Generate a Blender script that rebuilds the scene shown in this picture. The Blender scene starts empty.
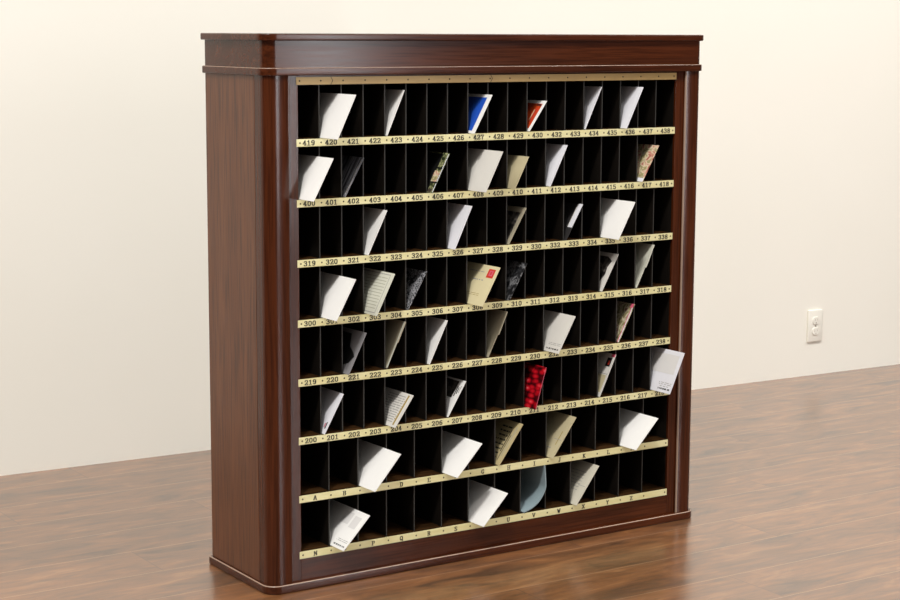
import bpy, bmesh, math, random
from mathutils import Vector, Matrix
random.seed(7)
S = 0.055                      # one pigeonhole is 55 mm wide
ZF = 2.30                      # floor level in cell units
PI = math.pi
sc = bpy.context.scene
COL = sc.collection
Q = 19/14.0

def W(x, y, z): return Vector((x*S, y*S, (z-ZF)*S))

# ------------------------------------------------------------------ materials
def s2l(c):
    return tuple((v/255/12.92 if v/255 <= .04045 else ((v/255+.055)/1.055)**2.4) for v in c)+(1.0,)

def new_mat(name):
    m = bpy.data.materials.new(name); m.use_nodes = True
    nt = m.node_tree; b = nt.nodes['Principled BSDF']
    return m, nt, b

def plain(name, rgb, rough=.6, metal=0., spec=.5, coat=0.):
    m, nt, b = new_mat(name)
    b.inputs['Base Color'].default_value = s2l(rgb)
    b.inputs['Roughness'].default_value = rough
    b.inputs['Metallic'].default_value = metal
    b.inputs['Specular IOR Level'].default_value = spec
    b.inputs['Coat Weight'].default_value = coat
    return m

def ramp(nt, fac, stops):
    r = nt.nodes.new('ShaderNodeValToRGB')
    e = r.color_ramp.elements
    while len(e) < len(stops): e.new(.5)
    for i, (p_, c) in enumerate(stops):
        e[i].position = p_; e[i].color = s2l(c)
    nt.links.new(fac, r.inputs['Fac'])
    return r.outputs['Color']

def mapped(nt, scale, loc=(0, 0, 0), rot=(0, 0, 0)):
    tc = nt.nodes.new('ShaderNodeTexCoord'); mp = nt.nodes.new('ShaderNodeMapping')
    mp.inputs['Scale'].default_value = scale; mp.inputs['Location'].default_value = loc
    mp.inputs['Rotation'].default_value = rot
    nt.links.new(tc.outputs['Object'], mp.inputs['Vector'])
    return mp.outputs['Vector']

def noise(nt, vec, scale, detail=4, rough=.55, dist=0.):
    n = nt.nodes.new('ShaderNodeTexNoise')
    n.inputs['Scale'].default_value = scale; n.inputs['Detail'].default_value = detail
    n.inputs['Roughness'].default_value = rough; n.inputs['Distortion'].default_value = dist
    nt.links.new(vec, n.inputs['Vector'])
    return n.outputs['Fac']

def mathn(nt, op, a, b=None, c=None):
    n = nt.nodes.new('ShaderNodeMath'); n.operation = op
    for i, v in enumerate((a, b, c)):
        if v is None: continue
        if isinstance(v, (int, float)): n.inputs[i].default_value = v
        else: nt.links.new(v, n.inputs[i])
    return n.outputs[0]

def mixc(nt, fac, a, b, mode='MIX'):
    n = nt.nodes.new('ShaderNodeMix'); n.data_type = 'RGBA'; n.blend_type = mode
    for s, v in ((n.inputs['Factor'], fac), (n.inputs['A'], a), (n.inputs['B'], b)):
        if isinstance(v, (int, float)): s.default_value = v
        elif isinstance(v, tuple): s.default_value = v
        else: nt.links.new(v, s)
    return n.outputs['Result']

def wood(name, axis, dark, mid, light, rough=.2, spec=.32, grain=1.0):
    m, nt, b = new_mat(name)
    sc1 = [26, 26, 26]; sc1[axis] = 1.6
    sc2 = [230, 230, 230]; sc2[axis] = 7
    n1 = noise(nt, mapped(nt, tuple(sc1)), 1.0, 3, .5, 1.2)
    n2 = noise(nt, mapped(nt, tuple(sc2)), 1.0, 2, .6)
    c1 = ramp(nt, n1, [(.2, dark), (.5, mid), (.85, light)])
    c2 = ramp(nt, n2, [(.38, (158, 150, 142)), (.55, (255, 255, 255))])
    c = mixc(nt, .55*grain, c1, c2, 'MULTIPLY')
    nt.links.new(c, b.inputs['Base Color'])
    r = mathn(nt, 'MULTIPLY_ADD', n2, .12, rough-.05)
    nt.links.new(r, b.inputs['Roughness'])
    b.inputs['Specular IOR Level'].default_value = spec
    bp = nt.nodes.new('ShaderNodeBump'); bp.inputs['Strength'].default_value = .12*grain
    bp.inputs['Distance'].default_value = .001
    nt.links.new(n2, bp.inputs['Height']); nt.links.new(bp.outputs[0], b.inputs['Normal'])
    return m

M = {}
WD = ((54, 23, 8), (72, 32, 12), (86, 41, 18))
M['wood_v'] = wood('stained_oak_upright', 2, *WD)
M['wood_h'] = wood('stained_oak_rail', 0, *WD)
M['moulding'] = wood('stained_oak_moulding', 0, *WD, rough=.2)
M['edge_gleam'] = plain('painted_edge_gleam', (150, 126, 108), .3)  # pale colour painting the highlight along moulding rims and right post edge
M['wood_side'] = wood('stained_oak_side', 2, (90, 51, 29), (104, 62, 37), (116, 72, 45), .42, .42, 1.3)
M['shelf'] = wood('shelf_oak', 0, (38, 24, 12), (56, 37, 20), (74, 50, 28), .5, .0)
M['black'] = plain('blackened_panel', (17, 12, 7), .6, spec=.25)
M['edge'] = plain('dull_metal_edge', (48, 46, 42), .5, .3)
M['ink'] = plain('black_ink', (30, 25, 18), .6)
M['greyink'] = plain('grey_ink', (158, 155, 150), .7)
M['nail'] = plain('dark_nail', (52, 42, 20), .4, .3)

def brass(name, a, b_):
    m, nt, b = new_mat(name)
    n = noise(nt, mapped(nt, (8, 60, 60)), 1.0, 4, .6)
    nt.links.new(ramp(nt, n, [(.3, a), (.7, b_)]), b.inputs['Base Color'])
    b.inputs['Roughness'].default_value = .38; b.inputs['Metallic'].default_value = .15
    return m
M['brass'] = brass('pale_brass_strip', (216, 206, 148), (232, 226, 178))
M['brass_dull'] = brass('dull_brass_strip', (176, 146, 90), (198, 168, 108))

# ------------------------------------------------------------------ mesh helpers
def link(name, bm, mats, parent=None, loc=None):
    me = bpy.data.meshes.new(name)
    bmesh.ops.recalc_face_normals(bm, faces=bm.faces)
    bm.to_mesh(me); bm.free()
    for m in (mats if isinstance(mats, (list, tuple)) else [mats]): me.materials.append(m)
    o = bpy.data.objects.new(name, me); COL.objects.link(o)
    if parent: o.parent = parent
    if loc is not None: o.location = loc
    return o

def tag(o, label=None, cat=None, group=None, kind=None):
    if label: o['label'] = label
    if cat: o['category'] = cat
    if group: o['group'] = group
    if kind: o['kind'] = kind
    return o

def box(bm, x0, x1, y0, y1, z0, z1, bev=0., mi=0, world=True):
    """box in cell units"""
    t = bmesh.new()
    cs = [(x, y, z) for z in (z0, z1) for y in (y0, y1) for x in (x0, x1)]
    v = [t.verts.new(W(*c)) for c in cs]
    for f in ((0, 1, 3, 2), (4, 6, 7, 5), (0, 4, 5, 1), (2, 3, 7, 6), (0, 2, 6, 4), (1, 5, 7, 3)):
        t.faces.new([v[i] for i in f])
    if bev: bmesh.ops.bevel(t, geom=t.edges[:], offset=bev*S, segments=2, affect='EDGES', profile=.6)
    bmesh.ops.recalc_face_normals(t, faces=t.faces)
    n = len(bm.faces)
    tmp = bpy.data.meshes.new('tmp'); t.to_mesh(tmp); t.free()
    bm.from_mesh(tmp); bpy.data.meshes.remove(tmp)
    bm.faces.ensure_lookup_table()
    for f in bm.faces[n:]: f.material_index = mi

def prism(bm, pts, z0, z1, bev=0., edge_gleam=False):
    """extrude plan outline pts (cell x,y) from z0 to z1, bevelled top and bottom rims"""
    t = bmesh.new()
    lo = [t.verts.new(W(x, y, z0)) for x, y in pts]; hi = [t.verts.new(W(x, y, z1)) for x, y in pts]
    n = len(pts)
    bf = t.faces.new(lo[::-1]); tf = t.faces.new(hi)
    for i in range(n): t.faces.new((lo[i], lo[(i+1) % n], hi[(i+1) % n], hi[i]))
    if bev:
        ed = set(bf.edges) | set(tf.edges)
        bmesh.ops.bevel(t, geom=list(ed), offset=bev*S, segments=3, affect='EDGES', profile=.6)
    bmesh.ops.recalc_face_normals(t, faces=t.faces)
    if edge_gleam:
        for f in t.faces:
            if .35 < f.normal.z < .9: f.material_index = 1
    tmp = bpy.data.meshes.new('tmp'); t.to_mesh(tmp); t.free()
    bm.from_mesh(tmp); bpy.data.meshes.remove(tmp)

def smooth(o, ang=35):
    o.data.polygons.foreach_set('use_smooth', [True]*len(o.data.polygons))
    o.data.set_sharp_from_angle(angle=math.radians(ang))
    return o

# ------------------------------------------------------------------ glyphs: broad-pen slab letters
G = {
 '0': [[(.5, .05), (.22, .15), (.12, .5), (.22, .85), (.5, .95), (.78, .85), (.88, .5), (.78, .15), (.5, .05)]],
 '1': [[(.22, .78), (.5, .94), (.5, .05)], [(.2, .05), (.8, .05)]],
 '2': [[(.14, .7), (.2, .9), (.5, .95), (.82, .86), (.84, .64), (.5, .36), (.12, .05), (.88, .05), (.88, .24)]],
 '3': [[(.14, .78), (.3, .95), (.66, .94), (.82, .76), (.68, .56), (.42, .52)], [(.42, .52), (.76, .48), (.87, .27), (.7, .07), (.34, .05), (.12, .22)]],
 '4': [[(.64, .05), (.64, .95), (.08, .3), (.92, .3)], [(.44, .05), (.86, .05)]],
 '5': [[(.82, .93), (.2, .93), (.2, .54), (.55, .62), (.84, .48), (.86, .24), (.62, .05), (.3, .05), (.12, .2)]],
 '6': [[(.82, .84), (.55, .95), (.26, .82), (.13, .45), (.2, .15), (.5, .05), (.8, .14), (.87, .34), (.7, .55), (.4, .56), (.18, .4)]],
 '7': [[(.14, .72), (.14, .93), (.86, .93), (.5, .45), (.44, .05)]],
 '8': [[(.5, .52), (.2, .62), (.2, .85), (.5, .95), (.8, .85), (.8, .62), (.5, .52), (.14, .38), (.14, .15), (.5, .05), (.86, .15), (.86, .38), (.5, .52)]],
 '9': [[(.18, .16), (.45, .05), (.74, .18), (.87, .55), (.8, .85), (.5, .95), (.2, .86), (.13, .66), (.3, .45), (.6, .44), (.82, .6)]],
 'A': [[(.1, .05), (.5, .95), (.86, .05)], [(.28, .35), (.72, .35)], [(.02, .05), (.28, .05)], [(.68, .05), (.98, .05)]],
 'B': [[(.25, .05), (.25, .95), (.66, .93), (.8, .74), (.6, .52), (.25, .52)], [(.6, .52), (.86, .38), (.82, .12), (.55, .05), (.1, .05)], [(.1, .95), (.3, .95)]],
 'C': [[(.86, .72), (.7, .93), (.4, .93), (.16, .7), (.16, .3), (.4, .06), (.7, .06), (.88, .25)]],
 'D': [[(.25, .05), (.25, .95), (.6, .93), (.86, .7), (.86, .3), (.6, .05), (.1, .05)], [(.1, .95), (.3, .95)]],
 'E': [[(.84, .75), (.84, .95), (.25, .95), (.25, .05), (.86, .05), (.86, .25)], [(.25, .5), (.6, .5)], [(.1, .95), (.3, .95)], [(.1, .05), (.3, .05)]],
 'F': [[(.84, .75), (.84, .95), (.25, .95), (.25, .05)], [(.25, .5), (.6, .5)], [(.1, .05), (.45, .05)]],
 'G': [[(.84, .74), (.68, .93), (.4, .93), (.16, .7), (.16, .3), (.4, .06), (.74, .08), (.8, .42), (.58, .42)]],
 'H': [[(.2, .05), (.2, .95)], [(.8, .05), (.8, .95)], [(.2, .5), (.8, .5)], [(.05, .05), (.35, .05)], [(.65, .05), (.95, .05)], [(.05, .95), (.35, .95)], [(.65, .95), (.95, .95)]],
 'I': [[(.5, .05), (.5, .95)], [(.28, .05), (.72, .05)], [(.28, .95), (.72, .95)]],
 'J': [[(.62, .95), (.62, .25), (.45, .06), (.22, .2)], [(.42, .95), (.82, .95)]],
 'K': [[(.22, .05), (.22, .95)], [(.82, .95), (.22, .42)], [(.42, .55), (.84, .05)], [(.08, .05), (.36, .05)], [(.7, .05), (.96, .05)], [(.08, .95), (.36, .95)]],
 'L': [[(.28, .95), (.28, .05), (.84, .05), (.84, .28)], [(.12, .95), (.46, .95)], [(.12, .05), (.3, .05)]],
 'M': [[(.15, .05), (.15, .95), (.5, .3), (.85, .95), (.85, .05)], [(.02, .05), (.28, .05)], [(.7, .05), (.98, .05)]],
 'N': [[(.18, .05), (.18, .95), (.82, .05), (.82, .95)], [(.04, .05), (.32, .05)], [(.68, .95), (.96, .95)]],
 'O': [[(.5, .05), (.22, .15), (.12, .5), (.22, .85), (.5, .95), (.78, .85), (.88, .5), (.78, .15), (.5, .05)]],
 'P': [[(.25, .05), (.25, .95), (.66, .93), (.84, .72), (.66, .48), (.25, .48)], [(.1, .05), (.46, .05)], [(.1, .95), (.3, .95)]],
 'Q': [[(.5, .05), (.22, .15), (.12, .5), (.22, .85), (.5, .95), (.78, .85), (.88, .5), (.78, .15), (.5, .05)], [(.52, .25), (.9, -.05)]],
 'R': [[(.25, .05), (.25, .95), (.66, .93), (.82, .74), (.62, .52), (.25, .52)], [(.55, .52), (.86, .05)], [(.1, .05), (.42, .05)], [(.1, .95), (.3, .95)]],
 'S': [[(.82, .76), (.66, .94), (.34, .94), (.17, .74), (.34, .56), (.7, .44), (.84, .25), (.66, .06), (.32, .06), (.14, .25)]],
 'T': [[(.12, .76), (.12, .95), (.88, .95), (.88, .76)], [(.5, .95), (.5, .05)], [(.3, .05), (.7, .05)]],
 'U': [[(.2, .95), (.2, .28), (.4, .06), (.62, .06), (.8, .28), (.8, .95)], [(.05, .95), (.36, .95)], [(.66, .95), (.95, .95)]],
 'V': [[(.12, .95), (.5, .05), (.88, .95)], [(.02, .95), (.3, .95)], [(.7, .95), (.98, .95)]],
 'W': [[(.08, .95), (.3, .05), (.5, .7), (.7, .05), (.92, .95)], [(.0, .95), (.2, .95)], [(.8, .95), (1, .95)]],
 'X': [[(.15, .95), (.85, .05)], [(.85, .95), (.15, .05)], [(.02, .05), (.3, .05)], [(.7, .05), (.98, .05)], [(.02, .95), (.3, .95)], [(.7, .95), (.98, .95)]],
 'Y': [[(.15, .95), (.5, .48), (.85, .95)], [(.5, .5), (.5, .05)], [(.3, .05), (.7, .05)]],
 'Z': [[(.16, .76), (.16, .95), (.84, .95), (.16, .05), (.86, .05), (.86, .26)]],
}
def hexa(p, q, w, h):
    """hull of a w x h nib dragged from p to q"""
    pts = [(c[0]+sx*w/2, c[1]+sy*h/2) for c in (p, q) for sx in (-1, 1) for sy in (-1, 1)]
    pts = sorted(set(pts))
    def half(ps):
        o = []
        for a in ps:
            while len(o) > 1 and (o[-1][0]-o[-2][0])*(a[1]-o[-2][1])-(o[-1][1]-o[-2][1])*(a[0]-o[-2][0]) <= 1e-12: o.pop()
            o.append(a)
        return o
    return half(pts)[:-1]+half(pts[::-1])[:-1]

def text(bm, s, cx, cz, y, gw, gh, gap, mi, nib=(.24, .1)):
    """write s centred at (cx, cz) on the plane y (cell units), facing the front"""
    adv = gw+gap; x0 = cx-(len(s)*adv-gap)/2; k = 0
    for i, ch in enumerate(s):
        for line in G.get(ch, []):
            for a, b in zip(line, line[1:]):
                k += 1
                hp = hexa(a, b, *nib)
                vs = [bm.verts.new(W(x0+i*adv+px*gw, y-.0004*(k % 5), cz-gh/2+pz*gh)) for px, pz in hp]
                f = bm.faces.new(vs); f.material_index = mi

# ------------------------------------------------------------------ camera (solved from the nails on the strips)
cam_data = bpy.data.cameras.new('camera'); cam = bpy.data.objects.new('camera', cam_data); COL.objects.link(cam)
cam_data.sensor_width = 36; cam_data.lens = 72.7209; cam_data.clip_start = .05; cam_data.clip_end = 60
rt = Vector((0.835196, -0.5499337, 0.0045415)); up = Vector((0.076924, 0.1249949, 0.9891709)); fw = Vector((0.5445461, 0.8258021, -0.1466983))
mw = Matrix((rt, up, -fw)).transposed().to_4x4(); mw.translation = W(-33.95218, -62.23666, 24.54577)
cam.matrix_world = mw; sc.camera = cam

# ------------------------------------------------------------------ the room
def floor_mat():
    m, nt, b = new_mat('laminate_planks')
    tc = nt.nodes.new('ShaderNodeTexCoord'); sep = nt.nodes.new('ShaderNodeSeparateXYZ')
    nt.links.new(tc.outputs['Object'], sep.inputs[0])
    PW = 3.3*S; PL = 1.25
    v = mathn(nt, 'DIVIDE', mathn(nt, 'ADD', sep.outputs['Y'], 1.35*S+PW*40), PW)
    row = mathn(nt, 'FLOOR', v); fv = mathn(nt, 'FRACT', v)
    off = mathn(nt, 'FRACT', mathn(nt, 'MULTIPLY_ADD', row, .37, .62))
    u = mathn(nt, 'DIVIDE', mathn(nt, 'ADD', mathn(nt, 'ADD', sep.outputs['X'], 30.0), mathn(nt, 'MULTIPLY', off, PL)), PL)
    colu = mathn(nt, 'FLOOR', u); fu = mathn(nt, 'FRACT', u)
    cmb = nt.nodes.new('ShaderNodeCombineXYZ'); nt.links.new(colu, cmb.inputs[0]); nt.links.new(row, cmb.inputs[1])
    wn = nt.nodes.new('ShaderNodeTexWhiteNoise'); wn.noise_dimensions = '3D'; nt.links.new(cmb.outputs[0], wn.inputs['Vector'])
    # grain coordinates shifted per plank
    add = nt.nodes.new('ShaderNodeVectorMath'); add.operation = 'MULTIPLY_ADD'
    nt.links.new(wn.outputs['Color'], add.inputs[0]); add.inputs[1].default_value = (7, 7, 7)
    nt.links.new(tc.outputs['Object'], add.inputs[2])
    mp = nt.nodes.new('ShaderNodeMapping'); mp.inputs['Scale'].default_value = (4.5, 15, 1)
    nt.links.new(add.outputs[0], mp.inputs['Vector'])
    mp2 = nt.nodes.new('ShaderNodeMapping'); mp2.inputs['Scale'].default_value = (9, 70, 1)
    nt.links.new(add.outputs[0], mp2.inputs['Vector'])
    n1 = noise(nt, mp.outputs[0], 1.0, 6, .62, 1.0)
    n2 = noise(nt, mp2.outputs[0], 1.0, 4, .65, .4)
    c = ramp(nt, n1, [(.25, (66, 43, 26)), (.42, (118, 78, 45)), (.56, (138, 90, 51)), (.75, (164, 116, 72))])
    c2 = ramp(nt, n2, [(.3, (150, 138, 128)), (.6, (255, 255, 255))])
    c = mixc(nt, .6, c, c2, 'MULTIPLY')
    tone = ramp(nt, wn.outputs['Value'], [(0, (238, 234, 232)), (1, (255, 253, 250))])
    c = mixc(nt, 1.0, c, tone, 'MULTIPLY')
    # board seams: long ones lightened to paint the glint of their bevels
    dv = mathn(nt, 'MULTIPLY', mathn(nt, 'MINIMUM', fv, mathn(nt, 'SUBTRACT', 1.0, fv)), PW)
    du = mathn(nt, 'MULTIPLY', mathn(nt, 'MINIMUM', fu, mathn(nt, 'SUBTRACT', 1.0, fu)), PL)
    seamv = mathn(nt, 'LESS_THAN', dv, .0013); seamu = mathn(nt, 'LESS_THAN', du, .0014)
    c = mixc(nt, mathn(nt, 'MULTIPLY', seamv, .36), c, s2l((206, 166, 130)))
    c = mixc(nt, mathn(nt, 'MULTIPLY', seamu, .55), c, s2l((70, 44, 28)))
    nt.links.new(c, b.inputs['Base Color'])
    nt.links.new(mathn(nt, 'MULTIPLY_ADD', n2, .12, .4), b.inputs['Roughness'])
    b.inputs['IOR'].default_value = 1.5; b.inputs['Coat Weight'].default_value = 1; b.inputs['Coat Roughness'].default_value = .22; b.inputs['Coat IOR'].default_value = 1.82
    bp = nt.nodes.new('ShaderNodeBump'); bp.inputs['Strength'].default_value = .18; bp.inputs['Distance'].default_value = .002
    nt.links.new(n1, bp.inputs['Height']); nt.links.new(bp.outputs[0], b.inputs['Normal'])
    return m

bm = bmesh.new(); box(bm, -75, 115, -90, 27, ZF-1, ZF)
fl = link('floor', bm, floor_mat()); tag(fl, kind='structure')

def wall_mat():
    m, nt, b = new_mat('cream_wall_paint')
    n = noise(nt, mapped(nt, (1, 1, 1)), 1.2, 3, .5)
    n2 = noise(nt, mapped(nt, (1, 1, 1)), 90, 3, .6)
    nt.links.new(ramp(nt, n, [(.3, (240, 237, 226)), (.7, (243, 240, 230))]), b.inputs['Base Color'])
    b.inputs['Roughness'].default_value = .75
    bp = nt.nodes.new('ShaderNodeBump'); bp.inputs['Strength'].default_value = .05; bp.inputs['Distance'].default_value = .002
    nt.links.new(n2, bp.inputs['Height']); nt.links.new(bp.outputs[0], b.inputs['Normal'])
    return m
WSL = -.036; WY0 = 24.37
def wy(x): return WY0+WSL*x
bm = bmesh.new()
vs = []
x0, x1 = -74, 112
pts = [(x0, wy(x0)), (x1, wy(x1)), (x1, wy(x1)+2), (x0, wy(x0)+2)]
prism(bm, pts, ZF-.5, ZF+68)
wb = link('wall_back', bm, wall_mat()); tag(wb, kind='structure')

# wall outlet
def outlet():
    cx = 50.45; cz = 5.58
    r = bpy.data.objects.new('wall_outlet', None); COL.objects.link(r)
    r.location = W(cx, wy(cx), cz); r.rotation_euler = (0, 0, math.atan(WSL))
    tag(r, 'white electrical outlet plate low on the cream wall', 'outlet')
    wp = plain('white_plastic', (238, 235, 224), .5)
    dk = plain('outlet_slot_dark', (196, 190, 178), .6)
    def lb(b_, x0, x1, y0, y1, z0, z1, bev=0, mi=0):
        t = bmesh.new(); v = [t.verts.new((x, y, z)) for z in (z0, z1) for y in (y0, y1) for x in (x0, x1)]
        for f in ((0, 1, 3, 2), (4, 6, 7, 5), (0, 4, 5, 1), (2, 3, 7, 6), (0, 2, 6, 4), (1, 5, 7, 3)): t.faces.new([v[i] for i in f])
        if bev: bmesh.ops.bevel(t, geom=t.edges[:], offset=bev, segments=3, affect='EDGES', profile=.5)
        n = len(b_.faces); tmp = bpy.data.meshes.new('tmp'); t.to_mesh(tmp); t.free(); b_.from_mesh(tmp); bpy.data.meshes.remove(tmp)
        b_.faces.ensure_lookup_table()
        for f in b_.faces[n:]: f.material_index = mi
    b_ = bmesh.new(); lb(b_, -.034, .034, -.008, 0, -.058, .058, .0035)
    smooth(link('cover_plate', b_, wp, r))
    for s in (-1, 1):
        b_ = bmesh.new()
        prof = []
        for i in range(28):
            a = 2*PI*i/28; prof.append((.0165*math.cos(a), max(-.0135, min(.0135, .0165*math.sin(a)))))
        lo = [b_.verts.new((x, -.0085, z)) for x, z in prof]; hi = [b_.verts.new((x*.93, -.0115, z*.93)) for x, z in prof]
        lo0 = [b_.verts.new((x, -.006, z)) for x, z in prof]
        for i in range(28):
            j = (i+1) % 28
            b_.faces.new((lo[i], lo[j], hi[j], hi[i])); b_.faces.new((lo0[i], lo0[j], lo[j], lo[i]))
        b_.faces.new(hi)
        for (sx, sz, w, h) in ((-.006, .003, .0022, .008), (.006, .003, .0022, .0065), (0, -.0075, .005, .005)):
            lb(b_, sx-w/2, sx+w/2, -.0119, -.0110, sz-h/2, sz+h/2, 0, 1)
        smooth(link('receptacle', b_, [wp, dk], r, (0, 0, s*.0195)))
    b_ = bmesh.new(); bmesh.ops.create_cone(b_, cap_ends=True, segments=16, radius1=.0032, radius2=.0026, depth=.002)
    bmesh.ops.rotate(b_, verts=b_.verts, cent=(0, 0, 0), matrix=Matrix.Rotation(PI/2, 3, 'X'))
    link('screw', b_, plain('screw_metal', (190, 186, 176), .35, .8), r, (0, -.0088, 0))
outlet()

# ------------------------------------------------------------------ the mail sorter
ZT = [22.589, 20.195, 17.832, 15.467, 13.084, 10.718, 8.364, 5.989, 3.688]   # strip centre heights, top down
HS = .148                                                                     # half strip height
A = 1.49; R = .46; YF = -.15; YB = 5.05
root = bpy.data.objects.new('mail_sorter', None); COL.objects.link(root)
root.location = W(9.5, 2.5, ZF)
tag(root, 'large dark oak post office mail sorter of numbered pigeonholes on the plank floor', 'mail sorter')
ROOT_OFF = root.location.copy()
def part(name, bm, mats, parent=None, kind=None):
    o = link(name, bm, mats)
    if parent is None:
        o.parent = root; o.location = -ROOT_OFF
    else:
        o.parent = parent
    if kind: o['kind'] = kind
    return o

def plan(m, yb=YB, seg=10):
    """footprint of the case with rounded front corners, grown outwards by m"""
    r = R+m; xl = -A-m; xr = 19+A+m; yf = YF-m
    pts = [(xr, yb+m*.3), (xl, yb+m*.3)]
    for i in range(seg+1):
        a = PI+PI/2*i/seg; pts.append((xl+r+r*math.cos(a), yf+r+r*math.sin(a)))
    for i in range(seg+1):
        a = 1.5*PI+PI/2*i/seg; pts.append((xr-r+r*math.cos(a), yf+r+r*math.sin(a)))
    return pts

def slab(bm, m, z0, z1, b, edge_gleam=False):
    """moulding ring of the case: square edge eased by b top and bottom"""
    rings = []
    for i in range(5):
        a = PI/2*i/4; rings.append((m-b*(1-math.sin(a)), z0+b*(1-math.cos(a))))
    for i in range(5):
        a = PI/2*i/4; rings.append((m-b*(1-math.cos(a)), z1-b*(1-math.sin(a))))
    R_ = [[bm.verts.new(W(x, y, z)) for x, y in plan(g)] for g, z in rings]
    for k, (a, b_) in enumerate(zip(R_, R_[1:])):
        n = len(a)
        for i in range(n):
            f = bm.faces.new((a[i], a[(i+1) % n], b_[(i+1) % n], b_[i]))
            if edge_gleam and k in (6, 7): f.material_index = 1  # highlight painted on the upper rim
    bm.faces.new(R_[0][::-1]); bm.faces.new(R_[-1])
bm = bmesh.new(); slab(bm, .16, 24.13, 24.40, .05); smooth(part('top_slab', bm, M['moulding']))
bm = bmesh.new(); prism(bm, plan(.0), 23.10, 24.132); smooth(part('frieze', bm, M['wood_h']))
bm = bmesh.new(); slab(bm, .11, 22.80, 23.10, .04, True); smooth(part('neck_moulding', bm, [M['moulding'], M['edge_gleam']]))
bm = bmesh.new(); slab(bm, .13, ZF, ZF+.36, .06, True); smooth(part('base_moulding', bm, [M['moulding'], M['edge_gleam']]))
ZB = ZF+.36
# rounded corner posts
SEAM = .76
for s in (-1, 1):
    pts = [(-A, SEAM)]
    for i in range(11):
        a = PI+PI/2*i/10; pts.append((-A+R+R*math.cos(a), YF+R+R*math.sin(a)))
    pts += [(-.53, YF), (-.49, YF+.02), (-.47, YF+.06), (-.47, SEAM)]
    if s > 0: pts = [(19-x, y) for x, y in pts][::-1]
    bm = bmesh.new(); prism(bm, pts, ZB, 22.80)
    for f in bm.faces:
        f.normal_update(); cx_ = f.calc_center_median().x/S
        if s > 0 and f.normal.y < -.3 and abs(f.normal.x) > .35 and min(abs(cx_+.51), abs(cx_-19.51)) < .035: f.material_index = 1  # painted highlight on the right post's inner edge
    smooth(part('corner_post', bm, [M['wood_v'], M['edge_gleam']]), 30)
    bm = bmesh.new()
    if s < 0:
        box(bm, -A, -A+.35, SEAM+.035, YB, ZB, 22.80, .015)
    else:
        box(bm, 19+A-.35, 19+A, SEAM+.035, YB, ZB, 22.80, .015)
    part('side_panel', bm, M['wood_side'])
    bm = bmesh.new()
    if s < 0: box(bm, -.465, -.01, -.02, .1, ZB, 22.80, .012)
    else: box(bm, 19.01, 19.465, -.02, .1, ZB, 22.80, .012)
    part('stile', bm, M['wood_v'])
    bm = bmesh.new()
    if s < 0: box(bm, -.25, -.012, .101, 4.9, ZB, 22.79)
    else: box(bm, 19.012, 19.25, .101, 4.9, ZB, 22.79)
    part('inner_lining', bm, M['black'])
bm = bmesh.new(); box(bm, -.009, 19.009, -.015, .5, ZB, ZT[8]-HS-.002, .012); part('apron', bm, M['wood_h'])
bm = bmesh.new(); box(bm, -.009, 19.009, .012, .5, ZT[0]-.16, 22.80); part('header_rail', bm, M['wood_h'])
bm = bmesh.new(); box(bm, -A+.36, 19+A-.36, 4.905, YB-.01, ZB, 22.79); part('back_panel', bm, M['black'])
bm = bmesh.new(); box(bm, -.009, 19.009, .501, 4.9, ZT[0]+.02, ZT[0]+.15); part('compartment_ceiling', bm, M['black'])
# shelves
TH = .24
for r in range(1, 9):
    bm = bmesh.new(); box(bm, -.009, 19.009, .0, 4.9, ZT[r]+HS-TH, ZT[r]+HS-.001)
    part('shelf', bm, M['shelf'])
# dividers: the hundred that show largest one by one, the rest as one
T2 = .024
divs = []
for r in range(1, 9):
    n = 14 if r >= 7 else 19
    for i in range(1, n): divs.append((r, i*(Q if r >= 7 else 1.0)))
divs.sort(key=lambda d: (-d[0], d[1]))
def div_box(bm, r, x):
    n = len(bm.faces)
    z1 = ZT[r-1]+HS-TH-.002 if r > 1 else ZT[0]-.165
    box(bm, x-T2, x+T2, .12, 4.88, ZT[r]+HS, z1)
    bm.faces.ensure_lookup_table()
    for f in bm.faces[n:]:
        f.normal_update()
        if all(abs(v.co.y-.12*S) < 1e-5 for v in f.verts): f.material_index = 1
rest = bmesh.new()
for k, (r, x) in enumerate(divs):
    if k < 100:
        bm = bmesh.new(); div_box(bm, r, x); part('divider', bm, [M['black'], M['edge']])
    else: div_box(rest, r, x)
part('divider', rest, [M['black'], M['edge']], kind='stuff')
# label strips
NUM = {1: [str(v) for v in list(range(419, 431))+list(range(432, 439))],
       2: [str(v) for v in range(400, 419)],
       3: [str(v) for v in list(range(319, 331))+list(range(332, 339))],
       4: [str(v) for v in range(300, 319)],
       5: [str(v) for v in list(range(219, 231))+list(range(232, 239))],
       6: [str(v) for v in range(200, 219)],
       7: list('ABCDEFGHIJKLM')+[''], 8: list('NOPQRSTUVWXYZ')+['']}
nails_left = 100
nail_rest = bmesh.new()
def nail_mesh(bm, x, z, y):
    ns = 8
    c = bm.verts.new(W(x, y-.02, z))
    ring = [bm.verts.new(W(x+.036*math.cos(2*PI*i/ns), y-.004, z+.036*math.sin(2*PI*i/ns))) for i in range(ns)]
    base = [bm.verts.new(W(x+.036*math.cos(2*PI*i/ns), y+.01, z+.036*math.sin(2*PI*i/ns))) for i in range(ns)]
    for i in range(ns):
        j = (i+1) % ns
        bm.faces.new((c, ring[i], ring[j])); bm.faces.new((ring[i], base[i], base[j], ring[j]))
strips = {}
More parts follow.
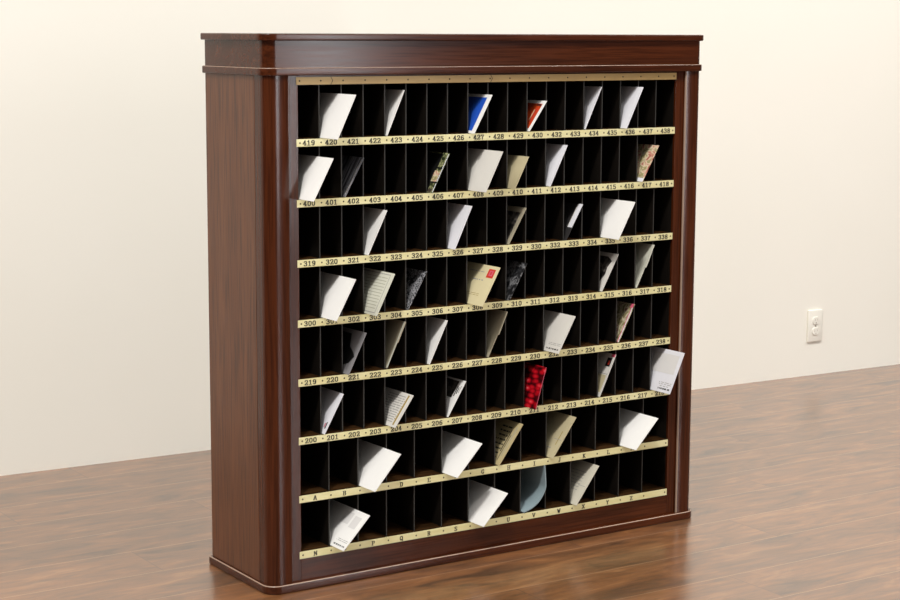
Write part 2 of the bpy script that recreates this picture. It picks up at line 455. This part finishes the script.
for r in range(9):
    bm = bmesh.new(); z = ZT[r]
    ys = -.035
    box(bm, -.09, 19.03 if r == 0 else 19.0, ys, -.003, z-HS, z+HS, .008)
    n = 14 if r >= 7 else 19; w = Q if r >= 7 else 1.0
    if r > 0:
        for i, s_ in enumerate(NUM[r]):
            if len(s_) == 3: text(bm, s_, (i+.5)*w-.05, z-.005, ys-.002, .155, .2, .03, 1, (.28, .12))
            elif s_: text(bm, s_, (i+.5)*w-.05, z-.005, ys-.002, .16, .19, 0, 1, (.26, .1))
    else:
        for xj in (1.52, 9.1):     # joints of the plain top strip
            vs = [bm.verts.new(W(xj+a, ys-.002, z+b)) for a, b in ((-.06, HS), (0.03, 0), (-.06, -HS), (-.09, -HS), (0, 0), (-.09, HS))]
            f = bm.faces.new(vs); f.material_index = 1
    strips[r] = part('label_strip', bm, [M['brass_dull'] if r == 0 else M['brass'], M['ink']])
for r in (8, 7, 6, 5, 4, 3, 2, 1, 0):
    n = 14 if r >= 7 else 19; w = Q if r >= 7 else 1.0
    for i in range(n+1):
        x = .06 if i == 0 else (18.88 if i == n else i*w)
        if nails_left > 0:
            bm = bmesh.new(); nail_mesh(bm, x, ZT[r], -.035)
            part('nail', bm, M['nail'], parent=strips[r]); nails_left -= 1
        else: nail_mesh(nail_rest, x, ZT[r], -.035)
part('nail', nail_rest, M['nail'], kind='stuff')

# ------------------------------------------------------------------ mail
def paper(name, rgb, var=6, rough=.6):
    m, nt, b = new_mat(name)
    n = noise(nt, mapped(nt, (1, 1, 1)), 14, 3, .6)
    lo = tuple(max(0, c-var) for c in rgb)
    nt.links.new(ramp(nt, n, [(.3, lo), (.7, rgb)]), b.inputs['Base Color'])
    b.inputs['Roughness'].default_value = rough
    return m
P = {
 'white': paper('white_paper', (244, 242, 238)),
 'cool': paper('cool_white_paper', (232, 231, 236)),
 'grey': paper('light_grey_paper', (220, 216, 208)),
 'cream': paper('cream_paper', (222, 210, 168)),
 'faint': paper('faint_print', (224, 221, 218)),
 'aged': paper('aged_pale_paper', (208, 202, 184)),
 'dim': paper('dim_grey_paper', (138, 136, 138)),
 'lines': plain('pale_ruled_ink', (172, 170, 150), .7),
 'khaki': paper('khaki_paper', (196, 184, 148)),
 'taupe': paper('taupe_paper', (172, 163, 140)),
 'tan': paper('tan_paper', (196, 180, 136), 14),
 'pale': paper('pale_green_paper', (216, 216, 200)),
 'blueg': paper('pale_blue_paper', (140, 157, 162)),
 'black': plain('black_print', (18, 18, 18), .45),
 'dark': plain('dark_print', (46, 44, 44), .45),
 'blue': plain('blue_print', (34, 84, 190), .45),
 'orange': plain('orange_print', (204, 70, 22), .45),
 'red': plain('red_print', (206, 58, 40), .5),
 'pink': plain('pink_print', (214, 96, 120), .5),
 'mustard': plain('mustard_print', (158, 132, 58), .5),
}
def photo_mat(name, stops, scale, stretch=(1, 1, 1), det=4, dist=.8, rough=.35, seed=0):
    m, nt, b = new_mat(name)
    n = noise(nt, mapped(nt, stretch, (seed, seed*1.7, seed*.3)), scale, det, .6, dist)
    nt.links.new(ramp(nt, n, stops), b.inputs['Base Color']); b.inputs['Roughness'].default_value = rough
    return m
P['bw'] = photo_mat('black_white_photo', [(.3, (12, 12, 14)), (.48, (50, 50, 54)), (.54, (196, 196, 200)), (.6, (40, 40, 44)), (.8, (150, 150, 154))], 60, det=6, dist=2)
P['bw2'] = photo_mat('dim_photo', [(.3, (10, 10, 12)), (.5, (40, 40, 42)), (.58, (130, 130, 132)), (.66, (26, 26, 28))], 34, det=5, dist=2, seed=3)
P['green_photo'] = photo_mat('garden_photo', [(.36, (16, 18, 12)), (.47, (60, 68, 36)), (.54, (170, 172, 124)), (.59, (40, 38, 28)), (.75, (120, 96, 90))], 55, det=5, seed=5)
P['colour_photo'] = photo_mat('colourful_photo', [(.3, (120, 46, 40)), (.42, (196, 130, 112)), (.5, (226, 210, 178)), (.58, (142, 132, 70)), (.7, (214, 200, 190))], 48, det=3, seed=8)
P['olive_photo'] = photo_mat('olive_magazine', [(.3, (60, 50, 30)), (.45, (150, 140, 100)), (.55, (206, 196, 168)), (.65, (120, 50, 50)), (.8, (190, 170, 150))], 60, det=4, seed=9)
P['stripes'] = photo_mat('grey_striped_print', [(.4, (26, 26, 30)), (.5, (70, 70, 76)), (.56, (150, 150, 156)), (.62, (34, 34, 38))], 30, (1, 5, .25), 2, .2, seed=2)
P['crowd'] = photo_mat('dark_picture', [(.35, (12, 12, 12)), (.5, (60, 56, 52)), (.6, (110, 104, 98)), (.7, (24, 22, 22))], 50, seed=4)
def berries():
    m, nt, b = new_mat('red_berry_picture')
    v = nt.nodes.new('ShaderNodeTexVoronoi'); v.inputs['Scale'].default_value = 82; v.inputs['Randomness'].default_value = .7
    nt.links.new(mapped(nt, (0.01, .48, 1)), v.inputs['Vector'])
    c = ramp(nt, v.outputs['Distance'], [(.0, (255, 150, 150)), (.16, (232, 60, 70)), (.38, (190, 14, 30)), (.62, (90, 4, 12)), (.8, (30, 2, 6))])
    nt.links.new(c, b.inputs['Base Color']); b.inputs['Roughness'].default_value = .3
    return m
P['berries'] = berries()
for k in ('ink', 'greyink'): P[k] = M[k]

def sheet(name, row, cell, yf, xt, zt, L, t, mat, decals=(), outline=None, mats=None, kink=0):
    """a leaf standing on its lower long edge in one slot: foot at the slot's left, head leaning on its right.
    yf front edge, xt how far right the head is, zt head height over the strip centre, L depth, t thickness (cells).
    decals: (material key, u0, u1, v0, v1) in cells, u into the case, v up the leaf, on the left-looking face"""
    w = Q if row >= 7 else 1.0
    xb = T2+.015+t*.6
    xt = min(xt, w-T2-.012-t*.6)
    zb = HS+.004+t*.5
    th = math.atan2(xt-xb, zt-zb); H = math.hypot(xt-xb, zt-zb)
    keys = [mat]
    def mi(k):
        if k not in keys: keys.append(k)
        return keys.index(k)
    bm = bmesh.new()
    ol = outline(L, H) if outline else [(0, 0), (L, 0), (L, H), (0, H)]
    t2 = t/2
    a = [bm.verts.new((-t2*S, u*S, v*S)) for u, v in ol]; b = [bm.verts.new((t2*S, u*S, v*S)) for u, v in ol]
    n = len(ol)
    bm.faces.new(a[::-1]); bm.faces.new(b)
    for i in range(n): bm.faces.new((a[i], a[(i+1) % n], b[(i+1) % n], b[i]))
    bmesh.ops.recalc_face_normals(bm, faces=bm.faces)
    for k, dcl in enumerate(decals):
        key, pts = dcl[0], dcl[1]
        if callable(pts): pts = pts(L, H)
        elif len(dcl) == 5: _, u0, u1, v0, v1 = dcl; pts = [(u0, v0*H), (u1, v0*H), (u1, v1*H), (u0, v1*H)]
        f = bm.faces.new([bm.verts.new(((-t2-.003-.0015*(k % 3))*S, u*S, v*S)) for u, v in pts])
        f.material_index = mi(key)
    me = bpy.data.meshes.new(name); bm.to_mesh(me); bm.free()
    for k in keys: me.materials.append(P[k])
    o = bpy.data.objects.new(name, me); COL.objects.link(o)
    o.location = W(cell*w+xb, yf, ZT[row]+zb); o.rotation_euler = (0, th, 0)
    return o

def textlines(u0, u1, v0, v1, n, key='greyink', fill=.45, seed=1, breaks=3):
    """broken printed lines running into the case"""
    rnd = random.Random(seed); out = []
    for i in range(n):
        v = v0+(v1-v0)*(i+.5)/n; h = (v1-v0)/n*fill/2; u = u0
        while u < u1-.05:
            l = rnd.uniform(.12, .5)*(u1-u0)/breaks*1.6; e = min(u1, u+l)
            out.append((key, u, e, v-h, v+h)); u = e+rnd.uniform(.02, .08)
    return out
def address(seed): return textlines(.12, 1.0, .05, .12, 1, 'ink', .5, seed, 5)+textlines(.1, .95, .17, .25, 2, 'greyink', .3, seed+1, 2)
def notch(du, v):   # upper half stands out further than the lower half
    return lambda L, H: [(du, 0), (L, 0), (L, H), (0, H), (0, H*v), (du*.6, H*(v-.015))]

EG = 'white envelopes in the mail sorter'; PG = 'picture mail in the mail sorter'; LG = 'letters and leaflets in the mail sorter'
PL_ = 'printed cards and mailers in the mail sorter'
# name, row, cell, yf, xt(dx+.05), zt, L, t, material, decals, outline, label, category, group
D = []
def add(name, row, cell, yf, dx, zt, L, t, mat, label, cat, grp, decals=(), outline=None):
    D.append((name, row, cell, yf, dx+.07, zt, L, t, mat, decals, outline, label, cat, grp))
E1 = 4.36
add('envelope', 1, 1, -1.23, .81, 1.87, E1, .03, 'white', 'blank white envelope jutting far out of the slot over number 420', 'envelope', EG)
add('envelope', 1, 4, 0.03, .80, 1.97, 3.6, .03, 'white', 'white envelope pushed in flush at the slot over number 423', 'envelope', EG)
add('postcard', 1, 8, -.30, .87, 1.73, 2.8, .02, 'white', 'blue picture postcard with white border over number 427', 'postcard', PG,
    [('blue', lambda L, H: [(.26, .12), (2.5, .12), (2.5, H-.14), (.26, H-.14)])])
add('postcard', 1, 11, 0.0, .96, 1.42, 2.6, .02, 'white', 'small orange-red picture postcard over number 430', 'postcard', PG,
    [('orange', lambda L, H: [(.16, .14), (2.4, .14), (2.4, H-.16), (.16, H-.16)]), ('red', .3, .42, .3, .75), ('cream', .44, .5, .35, .7), ('dark', .2, .5, .82, .88)])
add('envelope', 1, 14, .07, .86, 1.97, 3.6, .03, 'cool', 'pale envelope standing almost inside the slot left of the one over 436, above 434', 'envelope', EG)
add('envelope', 1, 16, -.28, .93, 1.94, 4.0, .03, 'cool', 'cool white envelope over number 436, rightmost mail of the top row', 'envelope', EG)
add('envelope', 2, 0, -1.09, .90, 1.80, E1, .03, 'white', 'white envelope in the leftmost slot over number 400', 'envelope', EG)
add('brochure', 2, 2, -.03, .93, 1.70, 3.6, .05, 'stripes', 'dark grey striped brochure over number 402', 'brochure', LG,
    [('grey', 0.01, .05, .05, .3), ('grey', .02, .04, .3, .98)])
add('photograph', 2, 6, -.24, .82, 1.75, 2.9, .02, 'green_photo', 'small photograph with green foliage and a face over number 406', 'photograph', PG,
    [('black', .42, 2.8, .03, .97), ('colour_photo', .08, .5, .28, .55), ('black', .0, .5, .24, .28), ('black', .0, .5, .6, .64), ('cool', 0, .05, .02, .98)])
add('envelope', 2, 8, -1.15, .83, 1.81, E1, .03, 'grey', 'light grey-white envelope jutting out over number 408', 'envelope', EG)
add('letter', 2, 10, -.40, .68, 1.49, 3.2, .025, 'khaki', 'short khaki folded letter over number 410', 'letter', LG)
add('envelope', 2, 12, -.16, .93, 1.89, 4.0, .03, 'cool', 'narrowly showing white envelope over number 412', 'envelope', EG)
add('postcard', 2, 17, -.22, .91, 1.73, 2.9, .02, 'colour_photo', 'pink and beige collage postcard over number 417', 'postcard', PG, [('cool', 0, .9, .0, .1)])
add('envelope', 3, 3, -.15, .91, 1.92, 4.0, .03, 'white', 'white envelope with a narrow lit edge over number 322', 'envelope', EG)
add('envelope', 3, 7, -.39, .83, 1.92, 4.1, .03, 'cool', 'white envelope showing a slim bright band over number 326', 'envelope', EG)
add('brochure', 3, 10, .01, .95, 1.66, 3.2, .03, 'taupe', 'taupe leaflet with a dark picture on it over number 329', 'brochure', LG,
    [('crowd', .22, 1.4, .12, .86)])
add('postcard', 3, 13, -.02, .95, 1.67, 3.0, .02, 'dark', 'slim card, white above and dark below, over number 333', 'postcard', PG,
    [('cool', 0, .30, .35, 1.0), ('grey', .3, .34, .35, 1)])
add('envelope', 3, 15, -1.10, .90, 1.76, E1, .03, 'white', 'white envelope jutting far out over number 335', 'envelope', EG)
add('envelope', 4, 1, -1.07, .88, 1.76, E1, .03, 'white', 'blank white envelope covering number 301 on its strip', 'envelope', EG)
add('letter', 4, 3, -.81, .84, 1.81, 3.8, .03, 'pale', 'printed form with a ruled border over number 303', 'letter', PL_,
    [('greyink', .22, .25, .05, .94), ('greyink', .22, 3.4, .94, .955), ('greyink', .22, 3.4, .05, .065)]+textlines(.34, 1.9, .12, .9, 11, 'lines', .22, 4, 1))
add('photograph', 4, 5, .01, .90, 1.67, 2.8, .02, 'bw', 'crinkled black and white photograph over number 305', 'photograph', PG)
add('envelope', 4, 8, -.96, .92, 1.74, E1, .03, 'cream', 'cream envelope with a red stamp over number 308', 'envelope', 'letters with stamps',
    [('red', .18, .66, .70, .92), ('pink', .28, .54, .75, .88), ('red', .36, .46, .78, .86)]+textlines(.75, 1.5, .58, .66, 1, 'greyink', .3, 8, 2)+textlines(.9, 2.0, .8, .84, 1, 'greyink', .4, 9, 2)+textlines(.6, 1.6, .22, .3, 2, 'mustard', .25, 3, 2))
add('photograph', 4, 10, -.09, .90, 1.70, 2.9, .02, 'bw2', 'dark glossy photograph over number 310', 'photograph', PG)
add('postcard', 4, 15, -.02, .88, 1.75, 3.0, .02, 'grey', 'white-bordered card with a black picture over number 315', 'postcard', PG,
    [('crowd', lambda L, H: [(.5, .3), (.28, H*.45), (.35, H*.62), (.22, H*.8), (.6, H*.9), (2.6, H*.88), (2.6, .3)])])
add('letter', 4, 17, -.06, .90, 2.05, 3.5, .04, 'pale', 'tall greenish-grey folded letter over number 317, rightmost mail of its row', 'letter', LG, outline=notch(.12, .48))
add('brochure', 5, 2, -.29, .82, 1.80, 3.1, .03, 'dim', 'dim grey leaflet with a black patch across its middle over number 221', 'brochure', PL_,
    [('black', lambda L, H: [(.35, H*.25), (.12, H*.42), (.3, H*.5), (.75, H*.62), (1.0, H*.9), (1.8, H*.9), (1.8, H*.1), (.8, H*.16)])])
add('letter', 5, 4, .01, .89, 2.04, 3.5, .05, 'taupe', 'tall taupe folded letter left of a white one, over number 223', 'letter', LG, [('pale', 0, .09, .02, 1)], notch(.08, .55))
add('envelope', 5, 6, -.05, .87, 1.93, 4.0, .03, 'white', 'white envelope over number 225, its front edge flush with the strip', 'envelope', EG)
add('letter', 5, 9, -.10, .88, 2.06, 3.5, .04, 'taupe', 'tall taupe folded letter with a stepped edge over number 228', 'letter', LG, outline=notch(.14, .5))
add('envelope', 5, 12, -.90, .90, 1.72, E1, .03, 'grey', 'white envelope with printed lines at its foot over number 232', 'envelope', 'window mailers with printed lines', address(11))
add('brochure', 5, 16, .01, .90, 1.81, 3.2, .04, 'olive_photo', 'magazine page with a pink edge over number 236', 'brochure', PL_,
    [('cool', 0, .05, 0, 1), ('pink', .05, .09, .0, .95), ('pink', 0, .22, .9, 1)])
add('envelope', 6, 1, -.07, .90, 1.72, 4.0, .03, 'cool', 'white envelope with a small dark mark at its foot over number 201', 'envelope', EG,
    [('dark', .12, .2, .12, .28), ('pink', .22, .28, .15, .25)])
add('letter', 6, 4, -.58, .90, 1.42, 3.6, .03, 'grey', 'printed leaflet with a mustard stripe over number 204', 'letter', PL_,
    [('mustard', .2, .3, .06, .96)]+textlines(.42, 1.7, .1, .92, 12, 'greyink', .35, 17, 2)+textlines(.32, .42, .2, .8, 8, 'mustard', .4, 19, 1))
add('postcard', 6, 7, .05, .90, 1.60, 3.0, .02, 'white', 'white card with black print near its top over number 207', 'postcard', PL_,
    [('crowd', .42, 2.6, .5, .95), ('ink', .2, .26, .62, .8), ('ink', .3, .36, .55, .82), ('greyink', .1, .15, .65, .85)])
add('postcard', 6, 11, -.70, .52, 1.95, 3.4, .02, 'berries', 'postcard filled with glossy red berries over number 211', 'postcard', PG, [('pink', 0, .03, 0, 1)])
add('brochure', 6, 15, .02, .90, 1.98, 3.4, .03, 'grey', 'tall pale leaflet with a small black and red square near its top over number 215', 'brochure', PL_,
    [('black', .12, .44, .7, .9), ('red', .2, .32, .74, .84), ('pink', 0, .25, .93, 1), ('khaki', .1, 1.4, .1, .5), ('greyink', .06, 1.2, .52, .535)])
add('envelope', 6, 18, -1.20, .80, 1.96, E1, .03, 'cool', 'white envelope in the rightmost slot, overlapping the case edge over number 218', 'envelope', 'window mailers with printed lines',
    address(23)+[('faint', .2, 1.9, .45, .9)]+textlines(.25, .95, .13, .16, 1, 'greyink', .4, 5, 3))
add('envelope', 7, 2, -1.12, 1.22, 1.57, E1, .03, 'white', 'blank white envelope leaning out between letters B and D', 'envelope', EG)
add('envelope', 7, 5, -.98, 1.26, 1.48, E1, .03, 'white', 'blank white envelope leaning out between letters E and G', 'envelope', EG)
add('letter', 7, 7, -.12, 1.26, 1.83, 3.2, .04, 'tan', 'aged tan clipping with dark lines of print over letter H', 'letter', LG,
    [('ink', .4, .46, .3, .8), ('dark', .3, .34, .1, .7), ('greyink', .18, .21, .2, .9)]+textlines(.5, 1.2, .1, .9, 8, 'ink', .35, 31, 2))
add('letter', 7, 9, -.32, 1.23, 1.86, 3.2, .03, 'khaki', 'pale beige folded letter with faint yellow stains over letter J', 'letter', LG,
    [('mustard', .3, .34, .3, .62), ('greyink', .1, .6, .42, .43), ('greyink', .08, .14, .84, .85), ('greyink', .5, 1.5, .2, .22)])
add('envelope', 7, 12, -1.0, 1.26, 1.47, E1, .03, 'white', 'blank white envelope rightmost in the row of letters A to L', 'envelope', EG)
add('envelope', 8, 1, -.92, 1.24, 1.46, E1, .03, 'white', 'white envelope with printed lines at its foot between letters N and P', 'envelope', 'window mailers with printed lines',
    address(41)+[('faint', .3, .8, .55, .86), ('faint', .95, 1.6, .6, .9)])
add('envelope', 8, 6, -.95, 1.26, 1.45, E1, .03, 'white', 'blank white envelope leaning out between letters S and U', 'envelope', EG)
add('letter', 8, 10, -.27, 1.22, 1.80, 3.3, .03, 'aged', 'pale grey printed letter over letter X in the bottom row', 'letter', LG,
    textlines(.5, 1.6, .3, .8, 7, 'greyink', .2, 51, 2)+[('greyink', .1, .6, .45, .46)])
for (name, row, cell, yf, xt, zt, L, t, mat, dec, ol, label, cat, grp) in D:
    o = sheet(name, row, cell, yf, xt, zt, L, t, mat, dec, ol)
    tag(o, label, cat, grp)
# the bent booklet over V
def booklet():
    prof = [(.09, .19), (.35, .34), (.62, .55), (.86, .88), (1.08, 1.30), (1.16, 1.62), (1.16, 1.95), (1.14, 2.08)]
    prof = [(0.065, 0.2), (0.528, 0.346), (0.922, 0.617), (1.212, 1.069), (1.233, 1.478), (1.175, 2.138)]
    # resample smoothly
    fine = []
    for i in range(len(prof)-1):
        p0 = prof[max(0, i-1)]; p1 = prof[i]; p2 = prof[i+1]; p3 = prof[min(len(prof)-1, i+2)]
        for k in range(5):
            t = k/5
            fine.append(tuple(.5*((2*b)+(-a+c)*t+(2*a-5*b+4*c-d)*t*t+(-a+3*b-3*c+d)*t**3) for a, b, c, d in zip(p0, p1, p2, p3)))
    fine.append(prof[-1])
    bm = bmesh.new(); t = .05; yf = -.06; L = 3.3
    A_, B_ = [], []
    for i, (x, z) in enumerate(fine):
        a = fine[max(0, i-1)]; b = fine[min(len(fine)-1, i+1)]
        dx, dz = b[0]-a[0], b[1]-a[1]; l = math.hypot(dx, dz); nx, nz = -dz/l, dx/l
        row = []
        for (s, y) in ((t/2, 0), (t/2, L), (-t/2, L), (-t/2, 0)):
            row.append(bm.verts.new(((x+nx*s)*S, y*S, (z+nz*s)*S)))
        A_.append(row)
    for r0, r1 in zip(A_, A_[1:]):
        for j in range(4):
            k = (j+1) % 4; bm.faces.new((r0[j], r0[k], r1[k], r1[j]))
    bm.faces.new(A_[0][::-1]); bm.faces.new(A_[-1])
    o = smooth(link('booklet', bm, P['blueg']))
    o.location = W(8*Q, yf, ZT[8])
    tag(o, 'pale blue-grey booklet bent into a curve over letter V', 'booklet')
booklet()

# ------------------------------------------------------------------ light
def area(name, loc, target, sx, sy, power, rgb=(1, 1, 1), shape='RECTANGLE'):
    l = bpy.data.lights.new(name, 'AREA'); l.shape = shape; l.size = sx; l.size_y = sy; l.energy = power; l.color = rgb
    o = bpy.data.objects.new(name, l); COL.objects.link(o); o.location = loc
    o.rotation_euler = (Vector(target)-Vector(loc)).to_track_quat('-Z', 'Y').to_euler()
    return o
ctr = Vector((.52, 0, .65))
area('ceiling_light_key', ctr+Vector((-1.18, -1.0, 2.2)).normalized()*8, ctr, .6, .6, 425, (1, .98, .95))
area('added_fill_side', (-2.6, -.9, 3.3), (-1.6, 1.0, .2), 3.0, .3, 66, (1, .985, .95))  # unseen fill added to brighten the left wall and side panel
area('front_window', (2.45, -5, 1.4), (.0, 0, 1.0), .4, 2.2, 60, (.97, .97, 1))
area('added_fill_wall', (2.8, -1.1, 3.4), (2.3, .8, .3), 4.4, .3, 96, (1, .975, .94))  # unseen fill added to lift the wall and moulding edges
w = bpy.data.worlds.new('room_light'); sc.world = w; w.use_nodes = True
nt = w.node_tree; bg = nt.nodes['Background']
tc = nt.nodes.new('ShaderNodeTexCoord'); sp = nt.nodes.new('ShaderNodeSeparateXYZ'); nt.links.new(tc.outputs['Generated'], sp.inputs[0])
rr = nt.nodes.new('ShaderNodeValToRGB'); nt.links.new(sp.outputs['Z'], rr.inputs['Fac'])
e = rr.color_ramp.elements; e[0].position = .0; e[0].color = (.13, .122, .115, 1); e[1].position = .75; e[1].color = (1, .985, .95, 1)
nt.links.new(rr.outputs[0], bg.inputs[0]); bg.inputs[1].default_value = .75

sc.view_settings.view_transform = 'Standard'; sc.view_settings.look = 'None'
sc.view_settings.gamma = 1; sc.view_settings.use_curve_mapping = False
sc.view_settings.exposure = -0.15
